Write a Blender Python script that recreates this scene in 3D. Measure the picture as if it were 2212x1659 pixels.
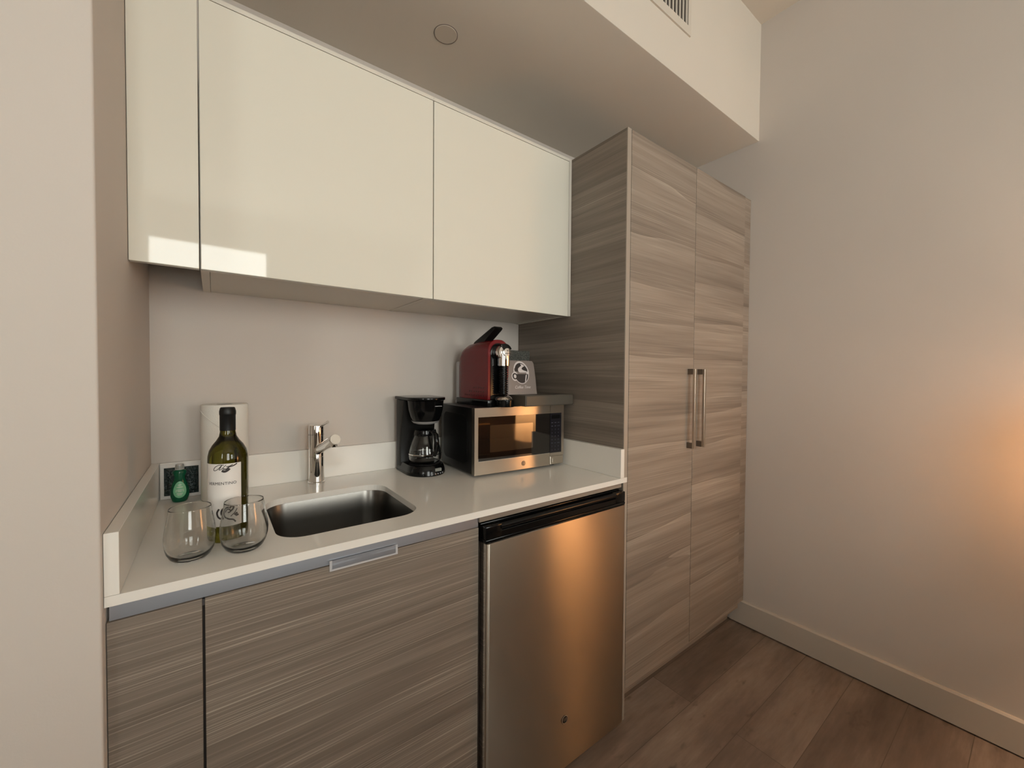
import bpy, bmesh, math, random
from mathutils import Vector, Matrix
random.seed(7)
PI = math.pi
sc = bpy.context.scene
COL = sc.collection
for o in list(bpy.data.objects):
    bpy.data.objects.remove(o)

# ------------------------------------------------------------------ camera
Fw = Vector((0.59589415, 0.80277, -0.02169083))
Rt = Vector((0.80302925, -0.5958993, 0.0069317))
Up = Vector((0.00736099, 0.02154893, 0.9997407))
cam_d = bpy.data.cameras.new('camera')
cam = bpy.data.objects.new('camera', cam_d)
COL.objects.link(cam)
m = Matrix.Identity(4)
for i in range(3):
    m[i][0] = Rt[i]; m[i][1] = Up[i]; m[i][2] = -Fw[i]
m[0][3], m[1][3], m[2][3] = 0.1486, -1.5672, 1.2808
cam.matrix_world = m
cam_d.sensor_fit = 'HORIZONTAL'
cam_d.sensor_width = 36.0
cam_d.lens = 868.4 / 2212 * 36.0
cam_d.clip_start = 0.02
sc.camera = cam

# ------------------------------------------------------------------ light and exposure
sc.view_settings.view_transform = 'Standard'
sc.view_settings.look = 'None'
sc.view_settings.gamma = 1.0
sc.view_settings.use_curve_mapping = False
sc.view_settings.exposure = -0.27
world = bpy.data.worlds.new('world')
sc.world = world
world.use_nodes = True
wn = world.node_tree.nodes
wn['Background'].inputs[0].default_value = (1.0, 0.98, 0.94, 1)
wn['Background'].inputs[1].default_value = 15.0
sc.cycles.use_denoising = True
sc.cycles.max_bounces = 10
sc.cycles.sample_clamp_indirect = 8.0
# the opening of the window at the far end of the room (sky light sampled through it)
WY = -4.6
WINS = [(-0.42, 0.70, 0.60, 2.72), (1.25, 2.15, 1.10, 2.30)]
FILL_WIN = (-4.1, -3.3, 1.25, 2.55)   # an unseen side window added to brighten the right wall: y0, y1, z0, z1
for WX0, WX1, WZ0, WZ1 in WINS:
  pd = bpy.data.lights.new('daylight', 'AREA')
  pd.shape = 'RECTANGLE'; pd.size = WX1 - WX0; pd.size_y = WZ1 - WZ0
  pd.cycles.is_portal = True
  po = bpy.data.objects.new('daylight', pd)
  po.location = ((WX0 + WX1) / 2, WY - 0.10, (WZ0 + WZ1) / 2)
  po.rotation_euler = (PI / 2, 0, 0)
  COL.objects.link(po)

pd = bpy.data.lights.new('daylight', 'AREA')  # sky portal for the added side window
pd.shape = 'RECTANGLE'; pd.size = FILL_WIN[3] - FILL_WIN[2]; pd.size_y = FILL_WIN[1] - FILL_WIN[0]
pd.cycles.is_portal = True
po = bpy.data.objects.new('daylight', pd)
po.location = (-2.10, (FILL_WIN[0] + FILL_WIN[1]) / 2, (FILL_WIN[2] + FILL_WIN[3]) / 2)
po.rotation_euler = (0, -PI / 2, 0)
COL.objects.link(po)

# ------------------------------------------------------------------ measured layout (metres)
XR = 2.3423; XP = 1.3476; XJ = 1.816
ZC = 0.91; ZSP = 1.0153; ZUB = 1.5312; ZT = 2.1745; ZS = 2.456; ZM = 3.0272
YC = -0.6435; YU = -0.3583; YT = -0.6376; YS = -0.6652; YW = -0.6548

# ------------------------------------------------------------------ materials
def mat(name, col=(0.8, 0.8, 0.8), rough=0.5, metal=0.0, **kw):
    M = bpy.data.materials.new(name)
    M.use_nodes = True
    b = M.node_tree.nodes['Principled BSDF']
    b.inputs['Base Color'].default_value = (*col, 1)
    b.inputs['Roughness'].default_value = rough
    b.inputs['Metallic'].default_value = metal
    for k, v in kw.items():
        b.inputs[k.replace('_', ' ')].default_value = v
    return M

def N(M, t, **kw):
    n = M.node_tree.nodes.new(t)
    for k, v in kw.items():
        setattr(n, k, v)
    return n

def L(M, a, b):
    M.node_tree.links.new(a, b)

def math_n(M, op, a, b=None, clamp=False):
    n = N(M, 'ShaderNodeMath', operation=op, use_clamp=clamp)
    for i, v in enumerate((a, b)):
        if v is None: continue
        if isinstance(v, (int, float)): n.inputs[i].default_value = v
        else: L(M, v, n.inputs[i])
    return n.outputs[0]

def noise(M, vec, scale=1.0, detail=3.0, rough=0.5):
    n = N(M, 'ShaderNodeTexNoise')
    n.inputs['Scale'].default_value = scale
    n.inputs['Detail'].default_value = detail
    n.inputs['Roughness'].default_value = rough
    L(M, vec, n.inputs['Vector'])
    return n.outputs['Fac']

def ramp(M, fac, stops):
    n = N(M, 'ShaderNodeValToRGB')
    e = n.color_ramp.elements
    e[0].position, e[0].color = stops[0][0], (*stops[0][1], 1)
    e[1].position, e[1].color = stops[-1][0], (*stops[-1][1], 1)
    for p, c in stops[1:-1]:
        x = e.new(p); x.color = (*c, 1)
    L(M, fac, n.inputs[0])
    return n.outputs[0]

def bump(M, h, strength=0.1, dist=0.001):
    n = N(M, 'ShaderNodeBump')
    n.inputs['Strength'].default_value = strength
    n.inputs['Distance'].default_value = dist
    L(M, h, n.inputs['Height'])
    L(M, n.outputs[0], M.node_tree.nodes['Principled BSDF'].inputs['Normal'])

def paint(name, col, rough=0.75, amp=0.15):
    M = mat(name, col, rough)
    tc = N(M, 'ShaderNodeTexCoord')
    f = noise(M, tc.outputs['Object'], 260, 4, 0.6)
    bump(M, f, amp, 0.0015)
    g = noise(M, tc.outputs['Object'], 1.3, 3, 0.5)
    c = ramp(M, g, [(0.3, tuple(x * 0.97 for x in col)), (0.7, tuple(min(1, x * 1.03) for x in col))])
    L(M, c, M.node_tree.nodes['Principled BSDF'].inputs['Base Color'])
    return M

def wood(name, axis='x', seed=0.0, tone=1.0, fine=1.0, bands=6.0, sawamt=0.13, st=0.38, cover=0.40):
    """grey-brown laminate with a horizontal grain, thin pale strands and uneven bands"""
    M = mat(name, (0.3, 0.25, 0.2), 0.48)
    tc = N(M, 'ShaderNodeTexCoord')
    sp = N(M, 'ShaderNodeSeparateXYZ'); L(M, tc.outputs['Object'], sp.inputs[0])
    u = sp.outputs['X'] if axis == 'x' else sp.outputs['Y']
    v = sp.outputs['Z']
    def vec(su, sv, off):
        c = N(M, 'ShaderNodeCombineXYZ')
        L(M, math_n(M, 'MULTIPLY', u, su), c.inputs[0])
        L(M, vv if sv is None else math_n(M, 'MULTIPLY', vv, sv), c.inputs[1])
        c.inputs[2].default_value = seed * 3.17 + off
        return c.outputs[0]
    vv = v
    wav = noise(M, vec(1.6, 3.0, 9.0), 1.0, 2, 0.5)
    vv = math_n(M, 'ADD', v, math_n(M, 'MULTIPLY', math_n(M, 'SUBTRACT', wav, 0.5), 0.014))
    n1 = noise(M, vec(0.30, 4.0, 0.0), 1.0, 3, 0.55)
    saw = math_n(M, 'FRACT', math_n(M, 'ADD', math_n(M, 'MULTIPLY', vv, bands), math_n(M, 'MULTIPLY', n1, 2.1)))
    n2 = noise(M, vec(1.3, 42.0, 1.0), 1.0, 3, 0.6)
    n3 = noise(M, vec(2.2, 300.0 * fine, 2.0), 1.0, 2, 0.5)
    n4 = noise(M, vec(1.0, 12.0, 4.0), 1.0, 2, 0.5)
    f = math_n(M, 'ADD', math_n(M, 'MULTIPLY', saw, sawamt), math_n(M, 'MULTIPLY', n2, 0.50))
    f = math_n(M, 'ADD', f, math_n(M, 'MULTIPLY', n4, 0.30))
    low = math_n(M, 'SUBTRACT', 1.0, math_n(M, 'MULTIPLY', saw, 5.0), True)
    msk = math_n(M, 'MULTIPLY', math_n(M, 'SUBTRACT', n4, 0.47), 7.0, True)
    f = math_n(M, 'SUBTRACT', f, math_n(M, 'MULTIPLY', math_n(M, 'MULTIPLY', low, msk), sawamt * 0.7))
    t = tone
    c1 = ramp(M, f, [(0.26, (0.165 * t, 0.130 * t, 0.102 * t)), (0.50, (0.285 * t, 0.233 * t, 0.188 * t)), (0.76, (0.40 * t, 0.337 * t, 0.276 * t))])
    strand = math_n(M, 'MULTIPLY', math_n(M, 'SUBTRACT', n3, 0.56), 7.0, True)
    area = math_n(M, 'MULTIPLY', math_n(M, 'SUBTRACT', n4, cover), 5.0, True)
    mk = math_n(M, 'MULTIPLY', math_n(M, 'MULTIPLY', strand, area), st)
    edge = math_n(M, 'MULTIPLY', math_n(M, 'SUBTRACT', saw, 0.965), 28.0, True)
    mk = math_n(M, 'MAXIMUM', mk, math_n(M, 'MULTIPLY', math_n(M, 'MULTIPLY', edge, msk), sawamt * 2.6))
    mx = N(M, 'ShaderNodeMix', data_type='RGBA')
    L(M, mk, mx.inputs[0]); L(M, c1, mx.inputs[6])
    mx.inputs[7].default_value = (0.56 * t, 0.48 * t, 0.39 * t, 1)
    dk = math_n(M, 'MULTIPLY', math_n(M, 'MULTIPLY', math_n(M, 'SUBTRACT', 0.44, n3), 7.0, True), 0.35)
    mx2 = N(M, 'ShaderNodeMix', data_type='RGBA')
    L(M, dk, mx2.inputs[0]); L(M, mx.outputs[2], mx2.inputs[6])
    mx2.inputs[7].default_value = (0.13 * t, 0.10 * t, 0.08 * t, 1)
    L(M, mx2.outputs[2], M.node_tree.nodes['Principled BSDF'].inputs['Base Color'])
    bump(M, n3, 0.25, 0.0006)
    return M

def steel(name, col=(0.55, 0.52, 0.48), rough=0.26, axis='x', aniso=0.7, rot=0.0):
    M = mat(name, col, rough, 1.0)
    b = M.node_tree.nodes['Principled BSDF']
    b.inputs['Anisotropic'].default_value = aniso
    b.inputs['Anisotropic Rotation'].default_value = rot
    tg = N(M, 'ShaderNodeTangent', direction_type='RADIAL', axis='Z')
    L(M, tg.outputs[0], b.inputs['Tangent'])
    tc = N(M, 'ShaderNodeTexCoord')
    mp = N(M, 'ShaderNodeMapping')
    mp.inputs['Scale'].default_value = (3, 3, 900) if axis == 'x' else (900, 900, 3)
    L(M, tc.outputs['Object'], mp.inputs[0])
    f = noise(M, mp.outputs[0], 1.0, 2, 0.5)
    r = math_n(M, 'ADD', math_n(M, 'MULTIPLY', f, 0.03), rough - 0.015)
    L(M, r, b.inputs['Roughness'])
    return M

M = {}
M['wall'] = paint('wall_paint', (0.575, 0.522, 0.475))
M['ceil'] = paint('ceiling_paint', (0.62, 0.57, 0.50))
M['base'] = paint('baseboard_paint', (0.52, 0.47, 0.41), 0.45, 0.03)
M['gloss'] = mat('white_gloss_lacquer', (0.72, 0.69, 0.605), 0.03, IOR=1.5)
M['carc'] = mat('white_melamine', (0.66, 0.62, 0.55), 0.4)
M['quartz'] = mat('white_quartz', (0.80, 0.765, 0.71), 0.16)
M['quartz_edge'] = M['quartz']
M['wood_door_a'] = wood('laminate_door_left', 'x', 1.0, 0.96)
M['wood_door_b'] = wood('laminate_door_right', 'x', 5.3, 0.96)
M['wood_fill'] = wood('laminate_filler', 'x', 8.1, 0.92)
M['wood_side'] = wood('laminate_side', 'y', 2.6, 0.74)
M['wood_base'] = wood('laminate_base', 'x', 11.7, 0.80, 1.2, 3.0, 0.05, 0.75, 0.28)
M['edge'] = mat('laminate_edge_band', (0.34, 0.29, 0.24), 0.5)
M['gap'] = mat('dark_gap', (0.03, 0.022, 0.018), 0.8)
M['alu'] = steel('brushed_aluminium', (0.50, 0.51, 0.55), 0.30, 'x', 0.3)
M['nickel'] = steel('satin_nickel', (0.55, 0.48, 0.40), 0.28, 'x', 0.3)
M['nickel_dark'] = mat('satin_nickel_end', (0.16, 0.12, 0.09), 0.45, 0.6)
M['steel'] = steel('brushed_steel_door', (0.44, 0.385, 0.32), 0.33, 'x', 1.0, 0.25)
M['steel_mw'] = steel('brushed_steel_trim', (0.62, 0.56, 0.48), 0.30, 'x', 1.0, 0.25)
M['steel_sink'] = mat('satin_sink_steel', (0.20, 0.19, 0.175), 0.30, 1.0)
M['chrome'] = mat('chrome', (0.78, 0.76, 0.74), 0.05, 1.0)
M['black'] = mat('black_gloss_plastic', (0.003, 0.003, 0.0032), 0.14, Specular_IOR_Level=0.30)
M['black_matt'] = mat('black_matt_plastic', (0.006, 0.0055, 0.005), 0.42, Specular_IOR_Level=0.25)
M['black_metal'] = mat('black_painted_metal', (0.005, 0.0045, 0.0045), 0.33, Specular_IOR_Level=0.22)
M['red'] = mat('red_gloss_plastic', (0.15, 0.004, 0.008), 0.24, Specular_IOR_Level=0.35)
M['grey_plastic'] = mat('grey_translucent_plastic', (0.38, 0.37, 0.37), 0.35)
M['paper'] = paint('paper_towel', (0.80, 0.77, 0.71), 0.9, 0.5)
M['label'] = mat('paper_label', (0.74, 0.70, 0.66), 0.6)
M['ink'] = mat('dark_ink', (0.03, 0.022, 0.02), 0.6)
M['ink_grey'] = mat('grey_ink', (0.22, 0.22, 0.23), 0.5)
M['foil'] = mat('black_capsule', (0.006, 0.006, 0.006), 0.40, Specular_IOR_Level=0.3)
M['olive'] = mat('olive_bottle_glass', (0.115, 0.105, 0.008), 0.02, Transmission_Weight=1.0, IOR=1.45)
M['glass'] = mat('clear_glass', (0.97, 0.97, 0.96), 0.0, Transmission_Weight=1.0, IOR=1.45)
M['carafe'] = mat('carafe_glass', (0.85, 0.86, 0.86), 0.0, Transmission_Weight=1.0, IOR=1.45)
M['soap'] = mat('green_soap', (0.006, 0.12, 0.055), 0.08, Transmission_Weight=0.4, IOR=1.38)
M['soap_cap'] = mat('clear_cap', (0.75, 0.75, 0.72), 0.2, Transmission_Weight=0.8)
M['soap_label'] = mat('pale_green_label', (0.16, 0.42, 0.24), 0.4)
M['mw_glass'] = mat('dark_door_glass', (0.006, 0.004, 0.003), 0.03, Specular_IOR_Level=0.8)
M['mw_window'] = mat('dark_window_screen', (0.03, 0.018, 0.010), 0.05, IOR=2.3)
M['panel'] = mat('black_touch_panel', (0.010, 0.009, 0.013), 0.12)
M['legend'] = mat('panel_legend', (0.10, 0.10, 0.13), 0.4)
M['lcd'] = mat('pale_lcd', (0.22, 0.23, 0.21), 0.35)
M['bag'] = paint('grey_kraft_bag', (0.24, 0.195, 0.175), 0.5, 0.2)
M['white_ink'] = mat('white_print', (0.66, 0.60, 0.59), 0.5)
M['vent'] = mat('vent_enamel', (0.60, 0.55, 0.48), 0.4)
M['drawer_top'] = mat('dark_grey_coated_metal', (0.085, 0.072, 0.056), 0.45)
M['lamp_base'] = mat('brass_base', (0.60, 0.42, 0.22), 0.25, 1.0)
M['bed'] = paint('bed_linen', (0.24, 0.20, 0.17), 0.9, 0.3)
M['rug'] = mat('dark_timber', (0.10, 0.07, 0.05), 0.5)

def speckle():
    m_ = mat('speckled_dark_card', (0.03, 0.03, 0.025), 0.6)
    tc = N(m_, 'ShaderNodeTexCoord')
    f = noise(m_, tc.outputs['Object'], 420, 2, 0.6)
    L(m_, ramp(m_, f, [(0.45, (0.02, 0.02, 0.017)), (0.62, (0.13, 0.13, 0.11))]), m_.node_tree.nodes['Principled BSDF'].inputs['Base Color'])
    return m_
M['speckle'] = speckle()

def foil_pouch():
    m_ = mat('dark_foil_pouch', (0.010, 0.022, 0.022), 0.18)
    tc = N(m_, 'ShaderNodeTexCoord')
    f = noise(m_, tc.outputs['Object'], 75, 3, 0.6)
    bump(m_, f, 1.0, 0.012)
    return m_
M['pouch'] = foil_pouch()

def floor_mat():
    m_ = mat('vinyl_plank', (0.15, 0.11, 0.08), 0.42)
    b = m_.node_tree.nodes['Principled BSDF']
    tc = N(m_, 'ShaderNodeTexCoord')
    mp = N(m_, 'ShaderNodeMapping'); mp.inputs['Location'].default_value = (0.795, 0.916 + 1.70, 0)
    L(m_, tc.outputs['Object'], mp.inputs[0])
    br = N(m_, 'ShaderNodeTexBrick')
    br.offset = 0.37; br.offset_frequency = 2
    br.inputs['Scale'].default_value = 1.0
    br.inputs['Brick Width'].default_value = 1.22
    br.inputs['Row Height'].default_value = 0.170
    br.inputs['Mortar Size'].default_value = 0.0011
    br.inputs['Mortar Smooth'].default_value = 0.1
    br.inputs['Color1'].default_value = (0, 0, 0, 1); br.inputs['Color2'].default_value = (1, 1, 1, 1)
    br.inputs['Mortar'].default_value = (0.5, 0.5, 0.5, 1)
    L(m_, mp.outputs[0], br.inputs['Vector'])
    # every plank gets its own piece of grain
    sp = N(m_, 'ShaderNodeSeparateXYZ'); L(m_, tc.outputs['Object'], sp.inputs[0])
    sb = N(m_, 'ShaderNodeSeparateColor'); L(m_, br.outputs['Color'], sb.inputs[0])
    def vec(a, bb, z):
        c = N(m_, 'ShaderNodeCombineXYZ')
        L(m_, math_n(m_, 'MULTIPLY', sp.outputs['X'], a), c.inputs[0])
        L(m_, math_n(m_, 'MULTIPLY', sp.outputs['Y'], bb), c.inputs[1])
        L(m_, math_n(m_, 'ADD', math_n(m_, 'MULTIPLY', sb.outputs[0], 13.0), z), c.inputs[2])
        return c.outputs[0]
    a = noise(m_, vec(2.2, 9.0, 0), 1.0, 5, 0.6)
    g = noise(m_, vec(6.0, 60.0, 3), 1.0, 4, 0.65)
    k = noise(m_, vec(7.0, 16.0, 7), 1.0, 3, 0.6)
    f = math_n(m_, 'ADD', math_n(m_, 'MULTIPLY', a, 0.62), math_n(m_, 'MULTIPLY', g, 0.22))
    f = math_n(m_, 'ADD', f, math_n(m_, 'MULTIPLY', sb.outputs[0], 0.12))
    c = ramp(m_, f, [(0.30, (0.12, 0.088, 0.068)), (0.46, (0.185, 0.138, 0.110)), (0.60, (0.275, 0.215, 0.175)), (0.75, (0.42, 0.35, 0.29))])
    mx = N(m_, 'ShaderNodeMix', data_type='RGBA')
    L(m_, math_n(m_, 'MULTIPLY', math_n(m_, 'SUBTRACT', k, 0.63), 6.0, True), mx.inputs[0])
    L(m_, c, mx.inputs[6]); mx.inputs[7].default_value = (0.08, 0.055, 0.04, 1)
    m3 = N(m_, 'ShaderNodeMix', data_type='RGBA')
    L(m_, br.outputs['Fac'], m3.inputs[0]); L(m_, mx.outputs[2], m3.inputs[6])
    m3.inputs[7].default_value = (0.11, 0.08, 0.06, 1)
    L(m_, m3.outputs[2], b.inputs['Base Color'])
    bump(m_, g, 0.15, 0.001)
    return m_
M['floor'] = floor_mat()

def lampshade_mat():
    m_ = bpy.data.materials.new('lamp_shade_fabric'); m_.use_nodes = True
    nt = m_.node_tree; nt.nodes.clear()
    out = N(m_, 'ShaderNodeOutputMaterial')
    d = N(m_, 'ShaderNodeBsdfDiffuse'); d.inputs[0].default_value = (0.85, 0.72, 0.52, 1)
    t = N(m_, 'ShaderNodeBsdfTranslucent'); t.inputs[0].default_value = (0.95, 0.70, 0.42, 1)
    mx = N(m_, 'ShaderNodeMixShader'); mx.inputs[0].default_value = 0.6
    L(m_, d.outputs[0], mx.inputs[1]); L(m_, t.outputs[0], mx.inputs[2]); L(m_, mx.outputs[0], out.inputs[0])
    return m_
M['shade'] = lampshade_mat()

def pane_mat():
    m_ = bpy.data.materials.new('window_pane'); m_.use_nodes = True
    nt = m_.node_tree; nt.nodes.clear()
    out = N(m_, 'ShaderNodeOutputMaterial')
    g = N(m_, 'ShaderNodeBsdfGlossy'); g.inputs['Roughness'].default_value = 0.0
    t = N(m_, 'ShaderNodeBsdfTransparent'); t.inputs[0].default_value = (0.95, 0.97, 0.96, 1)
    mx = N(m_, 'ShaderNodeMixShader'); mx.inputs[0].default_value = 0.06
    L(m_, t.outputs[0], mx.inputs[1]); L(m_, g.outputs[0], mx.inputs[2]); L(m_, mx.outputs[0], out.inputs[0])
    return m_
M['pane'] = pane_mat()

# ------------------------------------------------------------------ mesh helpers
def BM():
    return bmesh.new()

def box(bm, x0, x1, y0, y1, z0, z1, bev=0.0, seg=2, edges=None):
    t = bmesh.new()
    r = bmesh.ops.create_cube(t, size=1.0)
    for v in t.verts:
        v.co = Vector((x0 + (v.co.x + .5) * (x1 - x0), y0 + (v.co.y + .5) * (y1 - y0), z0 + (v.co.z + .5) * (z1 - z0)))
    if bev > 0:
        es = t.edges[:] if edges is None else [e for e in t.edges if edges(e)]
        bmesh.ops.bevel(t, geom=es, offset=bev, segments=seg, profile=0.5, affect='EDGES')
    join(bm, t)

def join(bm, t, mtx=None):
    if mtx is not None:
        bmesh.ops.transform(t, matrix=mtx, verts=t.verts)
    me = bpy.data.meshes.new('tmp')
    t.to_mesh(me); t.free()
    bm.from_mesh(me)
    bpy.data.meshes.remove(me)

def lathe(bm, prof, cx=0, cy=0, n=48, mtx=None):
    """profile of (r, z); r = 0 makes a pole"""
    t = bmesh.new()
    rings = []
    for r, z in prof:
        if r < 1e-6:
            rings.append([t.verts.new((0, 0, z))])
        else:
            rings.append([t.verts.new((r * math.cos(2 * PI * k / n), r * math.sin(2 * PI * k / n), z)) for k in range(n)])
    for a, b in zip(rings, rings[1:]):
        if len(a) == 1 and len(b) == 1: continue
        for k in range(n):
            k2 = (k + 1) % n
            if len(a) == 1: t.faces.new((a[0], b[k2], b[k]))
            elif len(b) == 1: t.faces.new((a[k], a[k2], b[0]))
            else: t.faces.new((a[k], a[k2], b[k2], b[k]))
    bmesh.ops.recalc_face_normals(t, faces=t.faces)
    join(bm, t, mtx if mtx is not None else Matrix.Translation((cx, cy, 0)))

def tube(bm, pts, r, n=16, cap=True):
    t = bmesh.new()
    pts = [Vector(p) for p in pts]
    rs = r if isinstance(r, (list, tuple)) else [r] * len(pts)
    prev = None; rings = []
    for i, p in enumerate(pts):
        d = (pts[min(i + 1, len(pts) - 1)] - pts[max(i - 1, 0)]).normalized()
        if prev is None:
            a = d.orthogonal().normalized()
        else:
            a = (prev - d * prev.dot(d)).normalized()
        prev = a
        b = d.cross(a)
        rings.append([t.verts.new(p + (a * math.cos(2 * PI * k / n) + b * math.sin(2 * PI * k / n)) * rs[i]) for k in range(n)])
    for A, B in zip(rings, rings[1:]):
        for k in range(n):
            t.faces.new((A[k], A[(k + 1) % n], B[(k + 1) % n], B[k]))
    if cap:
        t.faces.new(rings[0][::-1]); t.faces.new(rings[-1])
    bmesh.ops.recalc_face_normals(t, faces=t.faces)
    join(bm, t)

def rrect(x0, x1, y0, y1, r, n=8):
    p = []
    for cx, cy, a0 in ((x1 - r, y1 - r, 0), (x0 + r, y1 - r, 90), (x0 + r, y0 + r, 180), (x1 - r, y0 + r, 270)):
        for k in range(n + 1):
            a = math.radians(a0 + 90 * k / n)
            p.append((cx + r * math.cos(a), cy + r * math.sin(a)))
    return p

def prism(bm, poly, a, b, axis='z', bev=0.0):
    """extrude a 2D outline; axis z: (x,y) from z=a..b; axis y: (x,z) from y=a..b; axis x: (y,z)"""
    t = bmesh.new()
    def P(p, h):
        return {'z': (p[0], p[1], h), 'y': (p[0], h, p[1]), 'x': (h, p[0], p[1])}[axis]
    A = [t.verts.new(P(p, a)) for p in poly]; B = [t.verts.new(P(p, b)) for p in poly]
    n = len(poly)
    t.faces.new(A); t.faces.new(B)
    for k in range(n):
        t.faces.new((A[k], A[(k + 1) % n], B[(k + 1) % n], B[k]))
    bmesh.ops.recalc_face_normals(t, faces=t.faces)
    if bev > 0:
        es = [e for e in t.edges if len(e.link_faces) == 2 and (len(e.link_faces[0].verts) == n or len(e.link_faces[1].verts) == n)]
        bmesh.ops.bevel(t, geom=es, offset=bev, segments=2, profile=0.5, affect='EDGES')
    join(bm, t)

def obj(name, bm, m_, parent=None, smooth=None):
    me = bpy.data.meshes.new(name)
    bm.to_mesh(me); bm.free()
    o = bpy.data.objects.new(name, me)
    COL.objects.link(o)
    me.materials.append(m_)
    if smooth is not None:
        for p in me.polygons: p.use_smooth = True
        try:
            me.set_sharp_from_angle(angle=math.radians(smooth))
        except Exception:
            pass
    if parent is not None:
        o.parent = parent
        if 'off' in parent.keys():
            pass
    return o

ORG = {}
def thing(name, label, cat, loc=(0, 0, 0), rz=0.0, group=None):
    o = bpy.data.objects.new(name, None)
    o.empty_display_size = 0.05
    COL.objects.link(o)
    o.location = loc; o.rotation_euler = (0, 0, rz)
    o['label'] = label; o['category'] = cat
    if group: o['group'] = group
    return o

def tag(o, label, cat, group=None):
    o['label'] = label; o['category'] = cat
    if group: o['group'] = group
    return o

def wpart(name, bm, m_, root, smooth=None):
    """part whose mesh was drawn in world coordinates, under a root that is only translated"""
    o = root
    off = Vector((0, 0, 0))
    while o is not None:
        off += o.location
        o = o.parent
    bmesh.ops.translate(bm, vec=-off, verts=bm.verts)
    return obj(name, bm, m_, root, smooth)

def struct(name, bm, m_, smooth=None):
    o = obj(name, bm, m_, None, smooth)
    o['kind'] = 'structure'
    return o

def text_bm(s, size, depth=0.0004, align='CENTER', shear=0.0, space=1.0):
    """text in the XZ plane facing -Y, centred at the origin"""
    cu = bpy.data.curves.new('tmp_text', 'FONT')
    cu.body = s; cu.size = size; cu.align_x = align; cu.align_y = 'CENTER'
    cu.extrude = depth; cu.shear = shear; cu.space_character = space
    cu.resolution_u = 3
    o = bpy.data.objects.new('tmp_text', cu)
    COL.objects.link(o)
    bpy.context.view_layer.update()
    dg = bpy.context.evaluated_depsgraph_get()
    me = bpy.data.meshes.new_from_object(o.evaluated_get(dg))
    bm = bmesh.new(); bm.from_mesh(me)
    bpy.data.objects.remove(o); bpy.data.curves.remove(cu); bpy.data.meshes.remove(me)
    bmesh.ops.transform(bm, matrix=Matrix.Rotation(PI / 2, 4, 'X'), verts=bm.verts)
    return bm

def ring_poly(bm, cx, cz, r0, r1, y0, y1, n=40, sx=1.0):
    t = bmesh.new()
    V = []
    for k in range(n):
        a = 2 * PI * k / n
        V.append([t.verts.new((cx + sx * r * math.cos(a), y, cz + r * math.sin(a))) for r, y in ((r0, y0), (r1, y0), (r1, y1), (r0, y1))])
    for k in range(n):
        A, B = V[k], V[(k + 1) % n]
        for j in range(4):
            t.faces.new((A[j], A[(j + 1) % 4], B[(j + 1) % 4], B[j]))
    bmesh.ops.recalc_face_normals(t, faces=t.faces)
    join(bm, t)

# ------------------------------------------------------------------ the room
RX0, RY0 = -2.0, WY
b = BM(); box(b, RX0 - .1, XR + .1, RY0 - .1, .1, -.1, 0); struct('floor', b, M['floor'])
b = BM(); box(b, RX0 - .1, XR + .1, RY0 - .1, .1, ZM, ZM + .1); struct('ceiling', b, M['ceil'])
b = BM(); box(b, RX0, XR, 0, .1, 0, ZM); struct('wall_back', b, M['wall'])
b = BM(); box(b, XR, XR + .1, RY0, .1, 0, ZM); struct('wall_right', b, M['wall'])
b = BM()
box(b, RX0 - .1, RX0, RY0 - .1, FILL_WIN[0], 0, ZM); box(b, RX0 - .1, RX0, FILL_WIN[1], .1, 0, ZM)
box(b, RX0 - .1, RX0, FILL_WIN[0], FILL_WIN[1], 0, FILL_WIN[2]); box(b, RX0 - .1, RX0, FILL_WIN[0], FILL_WIN[1], FILL_WIN[3], ZM)
struct('wall_side', b, M['wall'])
b = BM(); box(b, RX0, 0, YW, 0, 0, ZM, 0.004, 3, edges=lambda e: all(abs(v.co.x) < 1e-4 and abs(v.co.y - YW) < 1e-4 for v in e.verts))
struct('wall_left', b, M['wall'], 40)
b = BM(); box(b, 0, XR, YS, 0, ZS, ZM, 0.003, 2, edges=lambda e: all(abs(v.co.z - ZS) < 1e-4 and abs(v.co.y - YS) < 1e-4 for v in e.verts))
struct('wall_soffit', b, M['ceil'], 40)
# wall with the windows, behind the camera
b = BM()
xs = RX0
for (x0, x1, z0, z1) in WINS:
    box(b, xs, x0, RY0 - .1, RY0, 0, ZM); box(b, x0, x1, RY0 - .1, RY0, 0, z0); box(b, x0, x1, RY0 - .1, RY0, z1, ZM); xs = x1
box(b, xs, XR, RY0 - .1, RY0, 0, ZM)
struct('wall_rear', b, M['wall'])
for i, (x0, x1, z0, z1) in enumerate(WINS):
    win = bpy.data.objects.new('window_%d' % (i + 1), None); COL.objects.link(win)
    win.location = ((x0 + x1) / 2, RY0 - .05, z0); win['kind'] = 'structure'
    b = BM(); f = .05
    for (a0, a1, c0, c1) in ((x0, x0 + f, z0, z1), (x1 - f, x1, z0, z1), (x0 + f, x1 - f, z0, z0 + f), (x0 + f, x1 - f, z1 - f, z1)):
        box(b, a0, a1, RY0 - .07, RY0 - .02, c0, c1)
    wpart('window_frame', b, M['vent'], win)
    b = BM(); box(b, x0 + f, x1 - f, RY0 - .05, RY0 - .046, z0 + f, z1 - f); wpart('window_pane', b, M['pane'], win)

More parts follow.
